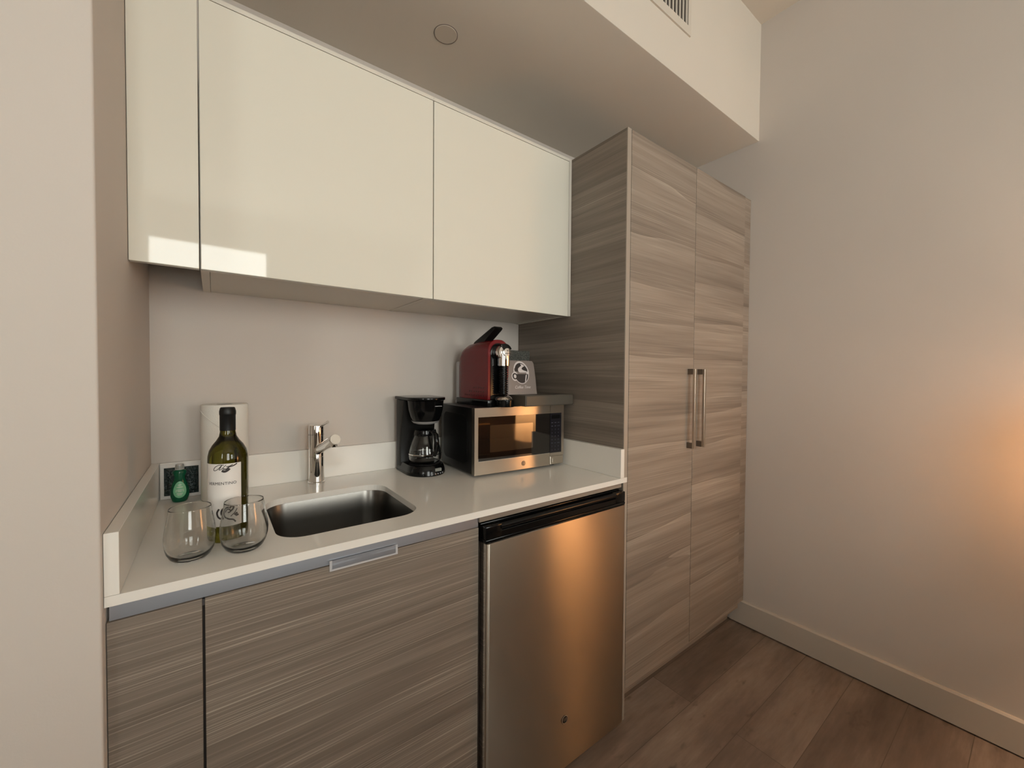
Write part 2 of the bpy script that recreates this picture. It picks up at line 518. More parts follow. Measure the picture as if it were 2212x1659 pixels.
y0, y1, z0, z1 = FILL_WIN
win = bpy.data.objects.new('window_3', None); COL.objects.link(win)  # added opening, fills daylight onto the right wall
win.location = (RX0 - .05, (y0 + y1) / 2, z0); win['kind'] = 'structure'
b = BM()
for (a0, a1, c0, c1) in ((y0, y0 + f, z0, z1), (y1 - f, y1, z0, z1), (y0 + f, y1 - f, z0, z0 + f), (y0 + f, y1 - f, z1 - f, z1)):
    box(b, RX0 - .07, RX0 - .02, a0, a1, c0, c1)
wpart('window_frame', b, M['vent'], win)
b = BM(); box(b, RX0 - .05, RX0 - .046, y0 + f, y1 - f, z0 + f, z1 - f); wpart('window_pane', b, M['pane'], win)

# baseboard along the right wall
b = BM()
prism(b, [(XR, 0.006), (XR - .014, 0.006), (XR - .014, 0.119), (XR - .009, 0.1253), (XR, 0.1253)], -4.6, -0.572, 'y')
struct('baseboard_right', b, M['base'])

# round cover plate on the soffit
t = thing('sprinkler_cover', 'round white cover disc set flush in the lowered ceiling', 'ceiling cover', (0.801, -0.291, ZS))
b = BM(); lathe(b, [(0, -.0022), (.0370, -.0022), (.0383, -.0012), (.0383, 0)], 0.801, -0.291); bmesh.ops.translate(b, vec=(0, 0, ZS), verts=b.verts)
wpart('disc', b, M['ceil'], t, 35)
b = BM(); lathe(b, [(.0385, -.0002), (.0385, -.001), (.041, -.001), (.041, -.0002)], 0.801, -0.291); bmesh.ops.translate(b, vec=(0, 0, ZS), verts=b.verts)
wpart('shadow_ring', b, M['bag'], t, 35)

# air vent on the soffit face
t = thing('air_vent', 'white rectangular air vent grille with upright slats above the cabinets', 'air vent', (1.38, YS, 2.643))
vx0, vx1, vz0, vz1 = 1.05, 1.695, 2.643, 2.90
gx0, gx1, gz0, gz1 = 1.085, 1.675, 2.677, 2.866
b = BM()
for (x0, x1, z0, z1) in ((vx0, vx1, vz0, gz0), (vx0, vx1, gz1, vz1), (vx0, gx0, gz0, gz1), (gx1, vx1, gz0, gz1)):
    box(b, x0, x1, YS - .006, YS, z0, z1)
wpart('frame', b, M['vent'], t)
b = BM(); box(b, gx0, gx1, YS - .0015, YS - .0002, gz0, gz1); wpart('duct_opening', b, M['gap'], t)
k = 0
x = gx1 - .016
while x > gx0 + .01:
    b = BM(); box(b, x, x + .0075, YS - .006, YS - .0015, gz0, gz1); wpart('slat', b, M['vent'], t)
    x -= .0235

# ------------------------------------------------------------------ tall cabinet
t = thing('tall_cabinet', 'tall grey-brown woodgrain cabinet with two doors against the right wall', 'cabinet', (1.84, -0.3, 0))
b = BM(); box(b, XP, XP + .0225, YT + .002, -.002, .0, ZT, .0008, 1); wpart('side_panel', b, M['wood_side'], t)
b = BM(); box(b, XP + .0003, XP + .0215, YT - .001, YT + .002, .0, ZT); wpart('edge_band', b, M['edge'], t)
b = BM(); box(b, XP + .0228, XR - .002, YT + .024, -.002, .10, ZT - .001); wpart('carcass', b, M['wood_fill'], t)
b = BM(); box(b, XP + .0228, XR - .016, -.563, -.55, .0, .099); wpart('toe_kick', b, M['wood_fill'], t)
zd0 = .112
d1 = BM(); box(d1, 1.3735, XJ - .001, YT, YT + .02, zd0, ZT, .0008, 1); d1 = wpart('door', d1, M['wood_door_a'], t)
d2 = BM(); box(d2, XJ + .002, 2.272, YT, YT + .02, zd0, ZT, .0008, 1); d2 = wpart('door', d2, M['wood_door_b'], t)
b = BM(); box(b, 2.274, XR - .0015, YT + .004, YT + .022, .1265, ZT); wpart('filler_strip', b, M['wood_fill'], t)
for d, hx in ((d1, 1.776), (d2, 1.8535)):
    b = BM()
    box(b, hx - .006, hx + .006, YT - .034, YT - .0235, .976, 1.313, .0006, 1)
    h = wpart('handle', b, M['nickel'], d)
    for z0 in (.976, 1.290):
        b = BM(); box(b, hx - .0062, hx + .0058, YT - .0236, YT + .0, z0 - .0003, z0 + .023); wpart('standoff', b, M['nickel_dark'], h)

# ------------------------------------------------------------------ upper cabinets
U1, U2, UE = 0.1249, 0.7245, XP - .014
t = thing('filler_panel', 'narrow white gloss panel left of the wall cabinets, beside the left wall', 'cabinet panel', (.06, YU, ZUB))
b = BM(); box(b, .001, U1 - .0015, YU, YU + .019, ZUB - .004, ZT - .012, .0012, 2); wpart('panel', b, M['gloss'], t)
b = BM(); box(b, .001, U1 - .0015, YU - .0005, YU + .019, ZT - .011, ZT); wpart('top_strip', b, M['carc'], t)

def wall_unit(label, x0, x1, door_x1, end=False):
    t = thing('wall_cabinet', label, 'wall cabinet', ((x0 + x1) / 2, -.18, ZUB))
    b = BM()
    th = .018
    box(b, x0, x0 + th, YU + .022, -.002, ZUB, ZT - .012)
    box(b, x1 - th, x1, YU + .022, -.002, ZUB, ZT - .012)
    box(b, x0 + th, x1 - th, YU + .022, -.002, ZT - .03, ZT - .012)
    box(b, x0 + th, x1 - th, -.012, -.002, ZUB + .02, ZT - .03)
    wpart('carcass', b, M['carc'], t)
    b = BM(); box(b, x0 + th + .0008, x1 - th - .0008, YU + .026, -.004, ZUB + .0015, ZUB + .018); wpart('bottom_panel', b, M['carc'], t)
    b = BM(); box(b, x0 + .0015, door_x1, YU, YU + .019, ZUB - .004, ZT - .012, .0012, 2); wpart('door', b, M['gloss'], t)
    b = BM(); box(b, x0, x1, YU - .0005, YU + .019, ZT - .011, ZT); wpart('top_strip', b, M['carc'], t)
    if end:
        b = BM(); box(b, XP - .0135, XP - .0008, YU - .0005, -.002, ZUB - .003, ZT, .0006, 1); wpart('end_panel', b, M['carc'], t)
    return t
wall_unit('wide white gloss wall cabinet above the sink', U1, U2 - .0005, U2 - .0015)
wall_unit('white gloss wall cabinet beside the tall cabinet, above the microwave', U2, UE, UE - .001, True)

# ------------------------------------------------------------------ base units
YD = -.631
t = thing('base_filler', 'narrow woodgrain panel under the counter beside the left wall', 'cabinet panel', (.06, YD, 0))
b = BM(); box(b, .0012, .1284, YD, YD + .019, .10, .860, .0008, 1); wpart('panel', b, M['wood_base'], t)
b = BM(); box(b, .004, .127, YD + .09, YD + .104, .0, .10); wpart('toe_kick', b, M['wood_base'], t)

t = thing('base_cabinet', 'woodgrain base cabinet with a wide pull-out front under the sink', 'base cabinet', (.43, -.3, 0))
b = BM()
box(b, .1275, .145, -.607, -.002, .10, .86); box(b, .716, .7335, -.607, -.002, .10, .86)
box(b, .145, .716, -.607, -.002, .10, .118); box(b, .145, .716, -.014, -.002, .118, .86)
wpart('carcass', b, M['edge'], t)
b = BM(); box(b, .1325, .7325, YD, YD + .019, .10, .860, .0008, 1)
front = wpart('drawer_front', b, M['wood_base'], t)
b = BM(); box(b, .1286, .1322, YD + .010, YD + .012, .10, .858); wpart('joint_strip', b, M['gap'], t)
b = BM(); box(b, .1286, .1322, YD + .004, YD + .0095, .846, .858); wpart('joint_cap', b, M['alu'], t)
b = BM(); box(b, .1275, .7335, YD + .09, YD + .104, .0, .0995); wpart('toe_kick', b, M['wood_base'], t)
# recessed edge pull
hx0, hx1 = .349, .502
b = BM()
box(b, hx0, hx1, YD - .003, YD - .0002, .8485, .8525)
box(b, hx0, hx0 + .005, YD - .003, YD - .0002, .8525, .8712); box(b, hx1 - .005, hx1, YD - .003, YD - .0002, .8525, .8712)
pull = wpart('edge_pull', b, mat('satin_chrome', (0.70, 0.70, 0.72), 0.35, 0.45), front)
b = BM(); prism(b, [(YD - .0028, .8526), (YD - .0002, .8526), (YD - .0002, .8708), (YD - .0006, .8708)], hx0 + .005, hx1 - .005, 'x'); wpart('grip_plate', b, M['alu'], pull)

# aluminium channel under the worktop
b = BM(); prism(b, [(YD + .004, .8612), (YD + .0078, .8912), (YD + .034, .8912), (YD + .034, .8612)], .004, .7335, 'x')
tag(obj('finger_channel', b, M['alu']), 'shiny aluminium channel strip running under the counter edge', 'trim strip')
b = BM(); box(b, .7345, 1.345, YD - .001, YD + .018, .874, .8914)
tag(obj('wood_rail', b, M['wood_fill']), 'thin woodgrain rail between counter and small fridge', 'trim strip')

# ------------------------------------------------------------------ worktop with upstands and sink hole
t = thing('countertop', 'white quartz countertop with low upstands on three sides', 'countertop', (.68, -.32, .8924))
SX0, SX1, SY0, SY1, SR = .261, .603, -.556, -.203, .062
_h = rrect(SX0, SX1, SY0, SY1, SR, 10)
hole = []
for _a, _b in zip(_h, _h[1:] + _h[:1]):
    hole.append(_a)
    if math.dist(_a, _b) > .05:
        hole += [(_a[0] + (_b[0] - _a[0]) * k / 12, _a[1] + (_b[1] - _a[1]) * k / 12) for k in range(1, 12)]
b = BM()
X1 = 1.3465
def slab(bm, x0, x1, y0, y1, z0, z1, hole):
    t_ = bmesh.new()
    cx, cy = (SX0 + SX1) / 2, (SY0 + SY1) / 2
    tops, bots = [], []
    for z, lst in ((z1, tops), (z0, bots)):
        outer = []
        for hxv, hyv in hole:   # match an outer border point to every hole point
            dx, dy = hxv - cx, hyv - cy
            s = min(((x1 - cx) / dx if dx > 0 else (x0 - cx) / dx) if abs(dx) > 1e-9 else 1e9,
                    ((y1 - cy) / dy if dy > 0 else (y0 - cy) / dy) if abs(dy) > 1e-9 else 1e9)
            outer.append(t_.verts.new((cx + dx * s, cy + dy * s, z)))
        inner = [t_.verts.new((p[0], p[1], z)) for p in hole]
        lst.append(outer); lst.append(inner)
    n = len(hole)
    corners = {}
    for (z, lst) in ((z1, tops), (z0, bots)):
        for (X, Y) in ((x0, y0), (x1, y0), (x1, y1), (x0, y1)):
            corners[(X, Y, z)] = t_.verts.new((X, Y, z))
    def side(v):
        if abs(v.co.x - x0) < 1e-6: return 'l'
        if abs(v.co.x - x1) < 1e-6: return 'r'
        if abs(v.co.y - y0) < 1e-6: return 'f'
        return 'b'
    cmap = {frozenset('lf'): (x0, y0), frozenset('rf'): (x1, y0), frozenset('rb'): (x1, y1), frozenset('lb'): (x0, y1)}
    for z, lst in ((z1, tops), (z0, bots)):
        o_, i_ = lst
        for k in range(n):
            k2 = (k + 1) % n
            fs = [i_[k], i_[k2], o_[k2]]
            a, c = side(o_[k]), side(o_[k2])
            if a != c: fs.append(corners[(*cmap[frozenset((a, c))], z)])
            fs.append(o_[k])
            t_.faces.new(fs)
    for k in range(n):
        k2 = (k + 1) % n
        t_.faces.new((tops[1][k], tops[1][k2], bots[1][k2], bots[1][k]))
        a, c = side(tops[0][k]), side(tops[0][k2])
        if a != c:
            ct = corners[(*cmap[frozenset((a, c))], z1)]; cb = corners[(*cmap[frozenset((a, c))], z0)]
            t_.faces.new((tops[0][k], ct, cb, bots[0][k])); t_.faces.new((ct, tops[0][k2], bots[0][k2], cb))
        else:
            t_.faces.new((tops[0][k], tops[0][k2], bots[0][k2], bots[0][k]))
    bmesh.ops.recalc_face_normals(t_, faces=t_.faces)
    join(bm, t_)
slab(b, .001, X1, YC, -.0, .8924, ZC, hole)
box(b, 1.3466, 1.3625, YC, YT - .0015, .8924, ZC)   # the nose that laps the cabinet edge
wpart('slab', b, M['quartz'], t)
b = BM(); box(b, .020, 1.3270, -.020, -.0005, ZC + .0002, ZSP, .0006, 1); wpart('back_upstand', b, M['quartz'], t)
b = BM(); box(b, .0008, .0195, YC + .0005, -.0005, ZC + .0002, ZSP, .0006, 1); wpart('left_upstand', b, M['quartz'], t)
b = BM(); box(b, 1.3275, 1.3468, YC + .001, -.0005, ZC + .0002, ZSP, .0006, 1); wpart('right_upstand', b, M['quartz'], t)

# undermount sink
t = thing('sink', 'small undermount stainless steel sink with rounded corners', 'sink', ((SX0 + SX1) / 2, (SY0 + SY1) / 2, .76))
b = BM()
def ring(inset, z, rr):
    return [(x_, y_, z) for x_, y_ in rrect(SX0 - .004 + inset, SX1 + .004 - inset, SY0 - .004 + inset, SY1 + .004 - inset, max(rr, .01), 10)]
levels = [ring(-.012, .8915, .07), ring(0, .8915, .066), ring(.001, .888, .066), ring(.004, .83, .064), ring(.008, .775, .062), ring(.014, .758, .056), ring(.026, .749, .044), ring(.045, .745, .03)]
vs = [[b.verts.new(p) for p in lv] for lv in levels]
for A, B_ in zip(vs, vs[1:]):
    for k in range(len(A)):
        b.faces.new((A[k], A[(k + 1) % len(A)], B_[(k + 1) % len(A)], B_[k]))
b.faces.new(vs[-1])
bmesh.ops.recalc_face_normals(b, faces=b.faces)
o = wpart('basin', b, M['steel_sink'], t, 50)
sm = o.modifiers.new('thickness', 'SOLIDIFY'); sm.thickness = .0012; sm.offset = 1.0
b = BM(); lathe(b, [(0, .7455), (.022, .7455), (.034, .7485), (.040, .7485), (.042, .7462)], .43, -.37); wpart('drain', b, M['chrome'], t, 40)

# ------------------------------------------------------------------ faucet
t = thing('faucet', 'chrome single-lever kitchen faucet behind the sink', 'faucet', (.433, -.075, ZC))
b = BM(); lathe(b, [(0, ZC + .0003), (.0270, ZC + .0003), (.0270, ZC + .005), (.0245, ZC + .007), (.0245, 1.0), (.0237, 1.0008), (.0237, 1.0022), (.0245, 1.003), (.0245, 1.075)], .428, -.075)
wpart('body', b, M['chrome'], t, 30)
b = BM(); lathe(b, [(.0235, 1.075), (.0235, 1.0768), (.0245, 1.0775), (.0245, 1.105), (.0235, 1.1075), (0, 1.108)], .428, -.075)
cap = wpart('handle_cap', b, M['chrome'], t, 30)
b = BM(); tube(b, [(.434, -.085, 1.099), (.442, -.115, 1.111), (.450, -.142, 1.1225)], [.0042, .004, .0048]); wpart('lever', b, M['chrome'], cap, 40)
b = BM()
sp0, sp1 = Vector((.431, -.080, 1.020)), Vector((.4465, -.262, 1.0815))
tube(b, [sp0, sp0.lerp(sp1, .5), sp1.lerp(sp0, .03), sp1], [.0150, .0158, .0165, .0150], 28)
wpart('spout', b, M['chrome'], t, 40)
b = BM(); lathe(b, [(0, 0), (.0085, 0), (.0100, .002), (.0100, .014), (.0, .014)], 0, 0, 28, Matrix.Translation((.4455, -.247, 1.056)))
wpart('aerator', b, M['chrome'], t, 40)

# ------------------------------------------------------------------ fridge under the counter
t = thing('mini_fridge', 'small stainless steel fridge with black top grip under the counter', 'fridge', (1.035, -.33, 0))
fx0, fx1 = .7405, 1.337
b = BM(); box(b, fx0 - .001, fx1 + .004, -.605, -.03, .022, .868, .004, 2); wpart('cabinet_body', b, M['black_metal'], t)
b = BM(); prism(b, rrect(fx0 + .001, fx1, -.660, -.612, .010, 6), .024, .819, 'z', .0015)
dr = wpart('door', b, M['steel'], t, 30)
b = BM()  # black cap with the grip recess
box(b, fx0, fx1, -.656, -.612, .8195, .829, .002, 2)
box(b, fx0, fx1, -.628, -.612, .829, .868, .002, 2)
box(b, fx0, fx0 + .055, -.656, -.628, .829, .866, .003, 2)
box(b, fx1 - .055, fx1, -.656, -.628, .829, .866, .003, 2)
wpart('door_cap', b, M['black'], t, 30)
b = BM(); tube(b, [(fx0 + .05, -.650, .8575), (fx1 - .05, -.650, .8575)], .0085, 14); box(b, fx0 + .05, fx1 - .05, -.656, -.646, .829, .848, .002, 1)
wpart('grip_bar', b, M['black'], t, 40)
b = BM(); box(b, fx0 + .0005, fx0 + .0025, -.652, -.618, .028, .818); wpart('door_edge_trim', b, M['chrome'], t)
b = BM(); box(b, fx0 + .01, fx1 - .01, -.600, -.590, .002, .021); box(b, fx0 + .03, fx0 + .07, -.59, -.55, 0, .022); box(b, fx1 - .07, fx1 - .03, -.59, -.55, 0, .022); wpart('plinth', b, M['black_matt'], t)
def badge(parent, cx, cz, y, r):
    b = BM(); lathe(b, [(0, 0), (r * .9, 0), (r, .0006), (r, .0022), (r * .92, .0028), (0, .0028)], 0, 0, 36, Matrix.Translation((cx, y, cz)) @ Matrix.Rotation(PI / 2, 4, 'X'))
    o = wpart('badge', b, M['black_matt'], parent, 40); o['label'] = 'small round maker badge'
    b = BM(); ring_poly(b, cx, cz, r * .86, r, y - .0034, y - .0024)
    wpart('badge_ring', b, M['chrome'], o, 40)
    b = text_bm('GE', r * 1.05, .0003, shear=.25); bmesh.ops.translate(b, vec=(cx, y - .0032, cz), verts=b.verts)
    wpart('badge_letters', b, M['chrome'], o)
    return o
badge(dr, 1.039, .186, -.6601, .0125)

# ------------------------------------------------------------------ microwave (local coordinates, rotated a little)
mwrot = math.radians(-3.37)
t = thing('microwave', 'stainless and black microwave oven on the right end of the counter', 'microwave', (.893, -.343, ZC), mwrot)
W, Dp, z0, z1 = .414, .300, .010, .252
b = BM(); box(b, .0015, W - .0015, .022, Dp, z0, z1, .004, 2); hs = obj('housing', b, M['black_metal'], t, 30)
b = BM()   # pressed panel relief on the left side
prism(b, rrect(.06, .27, z0 + .03, z1 - .03, .03, 6), -.0005, .0015, 'x'); r_ = obj('side_relief', b, M['black_metal'], hs)
b = BM()
SM = .343
gx0, gx1, gz0_, gz1_ = .014, SM, .058, .219
for a in ((0.0, SM - .0008, z0, gz0_), (0.0, SM - .0008, gz1_, z1), (0.0, gx0, gz0_, gz1_)):
    box(b, a[0], a[1], 0, .0215, a[2], a[3])
door = obj('door', b, M['steel_mw'], t)
b = BM(); box(b, gx0 + .0003, SM - .0008, .0015, .0215, gz0_ + .0003, gz1_ - .0003); gl = obj('door_glass', b, M['mw_glass'], door)
b = BM(); prism(b, rrect(.064, .258, .088, .187, .004, 4), .0008, .0018, 'y'); obj('viewing_window', b, M['mw_window'], door)
b = BM()
for a in ((gx0, gx0 + .0016, gz0_, gz1_), (gx0, SM - .001, gz0_, gz0_ + .0014)):
    box(b, a[0], a[1], -.0006, .003, a[2], a[3])
obj('glass_bezel', b, M['chrome'], door)
b = BM()
for a in ((SM + .0008, W, gz1_, z1), (.402, W, gz0_, gz1_), (SM + .0008, W, .046, gz0_)):
    box(b, a[0], a[1], 0, .0215, a[2], a[3])
pn = obj('control_frame', b, M['steel_mw'], t)
b = BM(); box(b, SM + .0008, .4018, .0010, .0215, gz0_ + .0003, gz1_ - .0003); cp = obj('control_panel', b, M['panel'], t)
b = BM(); box(b, .351, .394, .0004, .0012, .196, .212); obj('display', b, M['black'], cp)
for r in range(9):
    for c in range(3):
        b = BM()
        x_, z_ = .3535 + c * .0165, .180 - r * .0138
        if r == 0: box(b, x_ - .004, x_ + .0045, .0006, .0012, z_ - .0007, z_ + .0007)
        else:
            s = ['TIME', 'POP', 'COOK', '1', '2', '3', '4', '5', '6', '7', '8', '9', 'OFF', '0', 'ON'][((r - 1) * 3 + c) % 15]
            tb = text_bm(s, .0062 if len(s) == 1 else .0042, .0002); bmesh.ops.translate(tb, vec=(x_, .0008, z_), verts=tb.verts); join(b, tb)
        obj('key', b, M['legend'], cp)
b = BM(); box(b, SM + .002, W - .001, .001, .0215, z0 + .001, .0445, .002, 2); rb = obj('release_button', b, M['steel_mw'], t)
b = BM(); box(b, SM + .014, SM + .0155, .0001, .0012, .018, .036); obj('button_mark', b, M['chrome'], rb)
bd = BM()
for (fx, fy) in ((.03, .04), (W - .03, .04), (.03, Dp - .03), (W - .03, Dp - .03)):
    b = BM(); lathe(b, [(0, .0003), (.010, .0003), (.011, .0102), (0, .0102)], fx, fy, 20); obj('foot', b, M['black_matt'], t, 40)
bd.free()
r = .0095; cx, cz = .213, .032
b = BM(); lathe(b, [(0, 0), (r, 0), (r, .0012), (0, .0012)], 0, 0, 32, Matrix.Translation((cx, -.0001, cz)) @ Matrix.Rotation(PI / 2, 4, 'X'))
bg = obj('badge', b, M['rug'], door, 40); bg['label'] = 'small round maker badge'
b = BM(); ring_poly(b, cx, cz, r * .74, r * .84, -.0018, -.0012); tb = text_bm('GE', r * .95, .0003, shear=.25); bmesh.ops.translate(tb, vec=(cx, -.0016, cz), verts=tb.verts); join(b, tb)
obj('badge_letters', b, M['steel_mw'], bg)
ZMW = ZC + z1   # top of the microwave

# ------------------------------------------------------------------ coffee-pod drawer on the microwave
t = thing('pod_drawer', 'flat dark grey drawer box on top of the microwave, under the coffee bag', 'storage box', (1.235, -.22, ZMW))
b = BM(); box(b, 1.088, 1.336, -.388, -.05, ZMW + .0005, ZMW + .043, .002, 2); wpart('shell', b, M['drawer_top'], t)
b = BM(); box(b, 1.090, 1.334, -.392, -.3882, ZMW + .004, ZMW + .040, .001, 1); wpart('drawer_front', b, M['drawer_top'], t)
ZPD = ZMW + .043

# ------------------------------------------------------------------ coffee bag
t = thing('coffee_bag', 'grey foil coffee bag printed with a steaming cup, standing on the drawer box', 'coffee bag', (1.125, -.30, ZPD))
by = -.322
b = BM()
prof = [(0, 1.055, 1.208, .026), (.02, 1.057, 1.207, .024), (.06, 1.060, 1.207, .020), (.10, 1.062, 1.207, .013), (.122, 1.064, 1.205, .006), (.129, 1.066, 1.202, .0035), (.134, 1.070, 1.196, .002)]
rings = []
for dz, xa, xb, hd in prof:
    pts = []
    for (px_, py_) in rrect(xa, xb, -hd, hd, min(hd * .95, .012), 4):
        pts.append(b.verts.new((px_, by + .026 + py_ * .9 + dz * .05, ZPD + .0006 + dz)))
    rings.append(pts)
for A, B_ in zip(rings, rings[1:]):
    for k in range(len(A)): b.faces.new((A[k], A[(k + 1) % len(A)], B_[(k + 1) % len(A)], B_[k]))
b.faces.new(rings[0]); b.faces.new(rings[-1]); bmesh.ops.recalc_face_normals(b, faces=b.faces)
bagm = wpart('pouch', b, M['bag'], t, 50)
# printed emblem: drawn flat, then laid onto the sloping bag face
def bagface(x_, z_, lift):
    dz = z_ - ZPD
    hd = 0
    for (a0, _, _, h0), (a1, _, _, h1) in zip(prof, prof[1:]):
        if a0 <= dz <= a1: hd = h0 + (h1 - h0) * (dz - a0) / (a1 - a0)
    return (x_, by + .026 - hd * .9 + dz * .05 - lift, z_)
def decal(name, polys, m_, parent, lift):
    b = BM()
    for poly in polys:
        A = [b.verts.new(bagface(p[0], p[1], lift)) for p in poly]
        B_ = [b.verts.new(bagface(p[0], p[1], lift - .0005)) for p in poly]
        b.faces.new(A); b.faces.new(B_[::-1])
        for k in range(len(A)): b.faces.new((A[k], A[(k + 1) % len(A)], B_[(k + 1) % len(A)], B_[k]))
    bmesh.ops.recalc_face_normals(b, faces=b.faces)
    return wpart(name, b, m_, parent)
ex, ez = 1.130, 1.2880
def ell(cx, cz, rx, rz, a0=0, a1=360, n=28):
    return [(cx + rx * math.cos(math.radians(a0 + (a1 - a0) * k / n)), cz + rz * math.sin(math.radians(a0 + (a1 - a0) * k / n))) for k in range(n if a1 - a0 == 360 else n + 1)]
em = decal('emblem', [ell(ex, ez + .004, .0385, .045), ell(ex - .034, ez - .012, .016, .017)], M['white_ink'], bagm, .0012)
decal('cup_print', [ell(ex - .0005, ez - .002, .0335, .036, 180, 360), ell(ex - .034, ez - .011, .012, .0125)], M['ink'], em, .0020)
decal('cup_handle_print', [ell(ex - .034, ez - .011, .006, .0075)], M['white_ink'], em, .0026)
decal('coffee_print', [ell(ex - .0005, ez + .004, .0325, .038, 6, 174)], M['ink'], em, .0020)
decal('steam_print', [[(ex + .028, ez + .004), (ex - .010, ez + .004), (ex - .016, ez + .010), (ex - .015, ez + .019), (ex - .006, ez + .026), (ex + .004, ez + .031), (ex + .000, ez + .039), (ex + .012, ez + .036), (ex + .020, ez + .030), (ex + .010, ez + .026), (ex + .003, ez + .021), (ex + .004, ez + .016), (ex + .014, ez + .012), (ex + .026, ez + .009)]], M['white_ink'], em, .0026)
decal('cup_shine', [[(ex + .020, ez - .006), (ex + .0265, ez - .004), (ex + .018, ez - .030), (ex + .013, ez - .034)]], M['white_ink'], em, .0026)
b = text_bm('Coffee Time', .0155, .0002, shear=.3)
for v in b.verts:
    q = bagface(v.co.x + ex, v.co.z + ez - .054, .0008); v.co = Vector((q[0], q[1] + v.co.y * .5, q[2]))
wpart('script_print', b, M['white_ink'], bagm)

b = BM(); box(b, 1.10, 1.272, -.185, -.095, ZPD + .0005, ZPD + .183, .003, 2)
tag(obj('speckled_box', b, M['speckle']), 'dark speckled box behind the coffee bag, by the tall cabinet side', 'box')

# ------------------------------------------------------------------ espresso machine
t = thing('espresso_machine', 'red and chrome capsule coffee machine on top of the microwave', 'coffee machine', (1.015, -.19, ZMW))
ex0, ex1, zb = .972, 1.068, ZMW
def arch(w0, w1, zlow, ztop, r, n=8):
    p = [(w0, zlow), (w0, ztop - r)]
    for k in range(1, n + 1):
        a = PI - (PI / 2) * k / n
        p.append((w0 + r + r * math.cos(a), ztop - r + r * math.sin(a)))
    for k in range(n + 1):
        a = PI / 2 - (PI / 2) * k / n
        p.append((w1 - r + r * math.cos(a), ztop - r + r * math.sin(a)))
    p.append((w1, zlow))
    return p
def loft(bm, secs, cap=True):
    rg = [[bm.verts.new((p[0], y, p[1])) for p in poly] for y, poly in secs]
    n = len(rg[0])
    for A, B_ in zip(rg, rg[1:]):
        for k in range(n): bm.faces.new((A[k], A[(k + 1) % n], B_[(k + 1) % n], B_[k]))
    if cap: bm.faces.new(rg[0]); bm.faces.new(rg[-1][::-1])
    bmesh.ops.recalc_face_normals(bm, faces=bm.faces)
b = BM()
zl = zb + .026
loft(b, [(-.307, arch(ex0 + .002, ex1 - .002, zl, 1.4135, .040)), (-.305, arch(ex0, ex1, zl, 1.4155, .042)), (-.20, arch(ex0, ex1, zl, 1.4145, .042)),
         (-.13, arch(ex0 + .001, ex1 - .001, zl, 1.408, .042)), (-.10, arch(ex0 + .003, ex1 - .003, zl, 1.398, .040)), (-.082, arch(ex0 + .006, ex1 - .006, zl, 1.380, .038)), (-.070, arch(ex0 + .010, ex1 - .010, zl, 1.35, .034))])
body = wpart('body_shell', b, M['red'], t, 35)
b = BM()
for j, zz in enumerate((zb + .040, zb + .055, zb + .070)):
    for k in range(9 - j * 2):
        lathe(b, [(0, 0), (.0026, 0), (0, .0006)], 0, 0, 10, Matrix.Translation((ex0 - .0001, -.275 + k * .017, zz)) @ Matrix.Rotation(-PI / 2, 4, 'Y'))
wpart('vent_holes', b, M['black_matt'], body)
b = BM(); prism(b, arch(ex0 + .010, ex1 - .010, zl, 1.402, .034), -.3095, -.3075, 'y'); wpart('front_panel', b, M['black'], t, 35)
b = BM(); box(b, ex0 - .001, ex1 + .001, -.308, -.066, zb + .0005, zb + .0255, .003, 2); wpart('base', b, M['black'], t, 35)
b = BM(); box(b, ex0 + .008, ex1 - .008, -.0695, -.044, zb + .012, zb + .175, .006, 3)
box(b, ex0 + .006, ex1 - .006, -.0655, -.046, zb + .0005, zb + .012); wpart('water_tank', b, M['grey_plastic'], t, 35)
# lever
b = BM()
lw = .019; lx = 1.020
pts = [(-.150, 1.408), (-.160, 1.416), (-.285, 1.4635), (-.300, 1.4655), (-.308, 1.459), (-.300, 1.4515), (-.245, 1.4195), (-.232, 1.408)]
prism(b, [(y, z) for y, z in pts], lx - lw, lx + lw, 'x', .003)
wpart('lever', b, M['black_matt'], t, 35)
# brewing head
hx, hy, hz = 1.026, -.315, 1.366
b = BM(); lathe(b, [(0, 0), (.0305, 0), (.0315, .004), (.030, .022), (.026, .030), (0, .031)], 0, 0, 40, Matrix.Translation((hx, -.3095, hz)) @ Matrix.Rotation(PI / 2, 4, 'X'))
head = wpart('brewing_head', b, M['chrome'], t, 40)
b = BM(); prism(b, [(hx + .0335 * math.cos(math.radians(a)), hz + .0335 * math.sin(math.radians(a))) for a in range(25, 126, 10)] + [(hx + .012 * math.cos(math.radians(a)), hz + .012 * math.sin(math.radians(a))) for a in range(125, 24, -10)], -.3415, -.3098, 'y', .001); wpart('head_cap', b, M['black'], head, 40)
b = BM(); tonguex = hx + .005
pl = [(tonguex + .0175 * math.cos(math.radians(a)), hz - .001 + .0175 * math.sin(math.radians(a))) for a in range(-50, 231, 10)] + [(tonguex - .0105, hz - .050), (tonguex + .0105, hz - .050)]
prism(b, pl, -.3495, -.3418, 'y', .0012); tg_ = wpart('spout_plate', b, M['chrome'], head, 40)
b = text_bm('NESPRESSO', .0052, .0002); bmesh.ops.translate(b, vec=(tonguex, -.3498, hz - .004), verts=b.verts); 
tb = text_bm('N', .007, .0002); bmesh.ops.translate(tb, vec=(tonguex, -.3498, hz + .006), verts=tb.verts); join(b, tb)
wpart('plate_letters', b, M['ink'], tg_)
b = BM(); lathe(b, [(0, 0), (.0205, 0), (.0205, .045), (0, .045)], hx, -.328, 32); bmesh.ops.translate(b, vec=(0, 0, hz - .050), verts=b.verts); wpart('neck', b, M['chrome'], t, 40)
b = BM()
pr = [(0, zb + .046)]
z = zb + .046
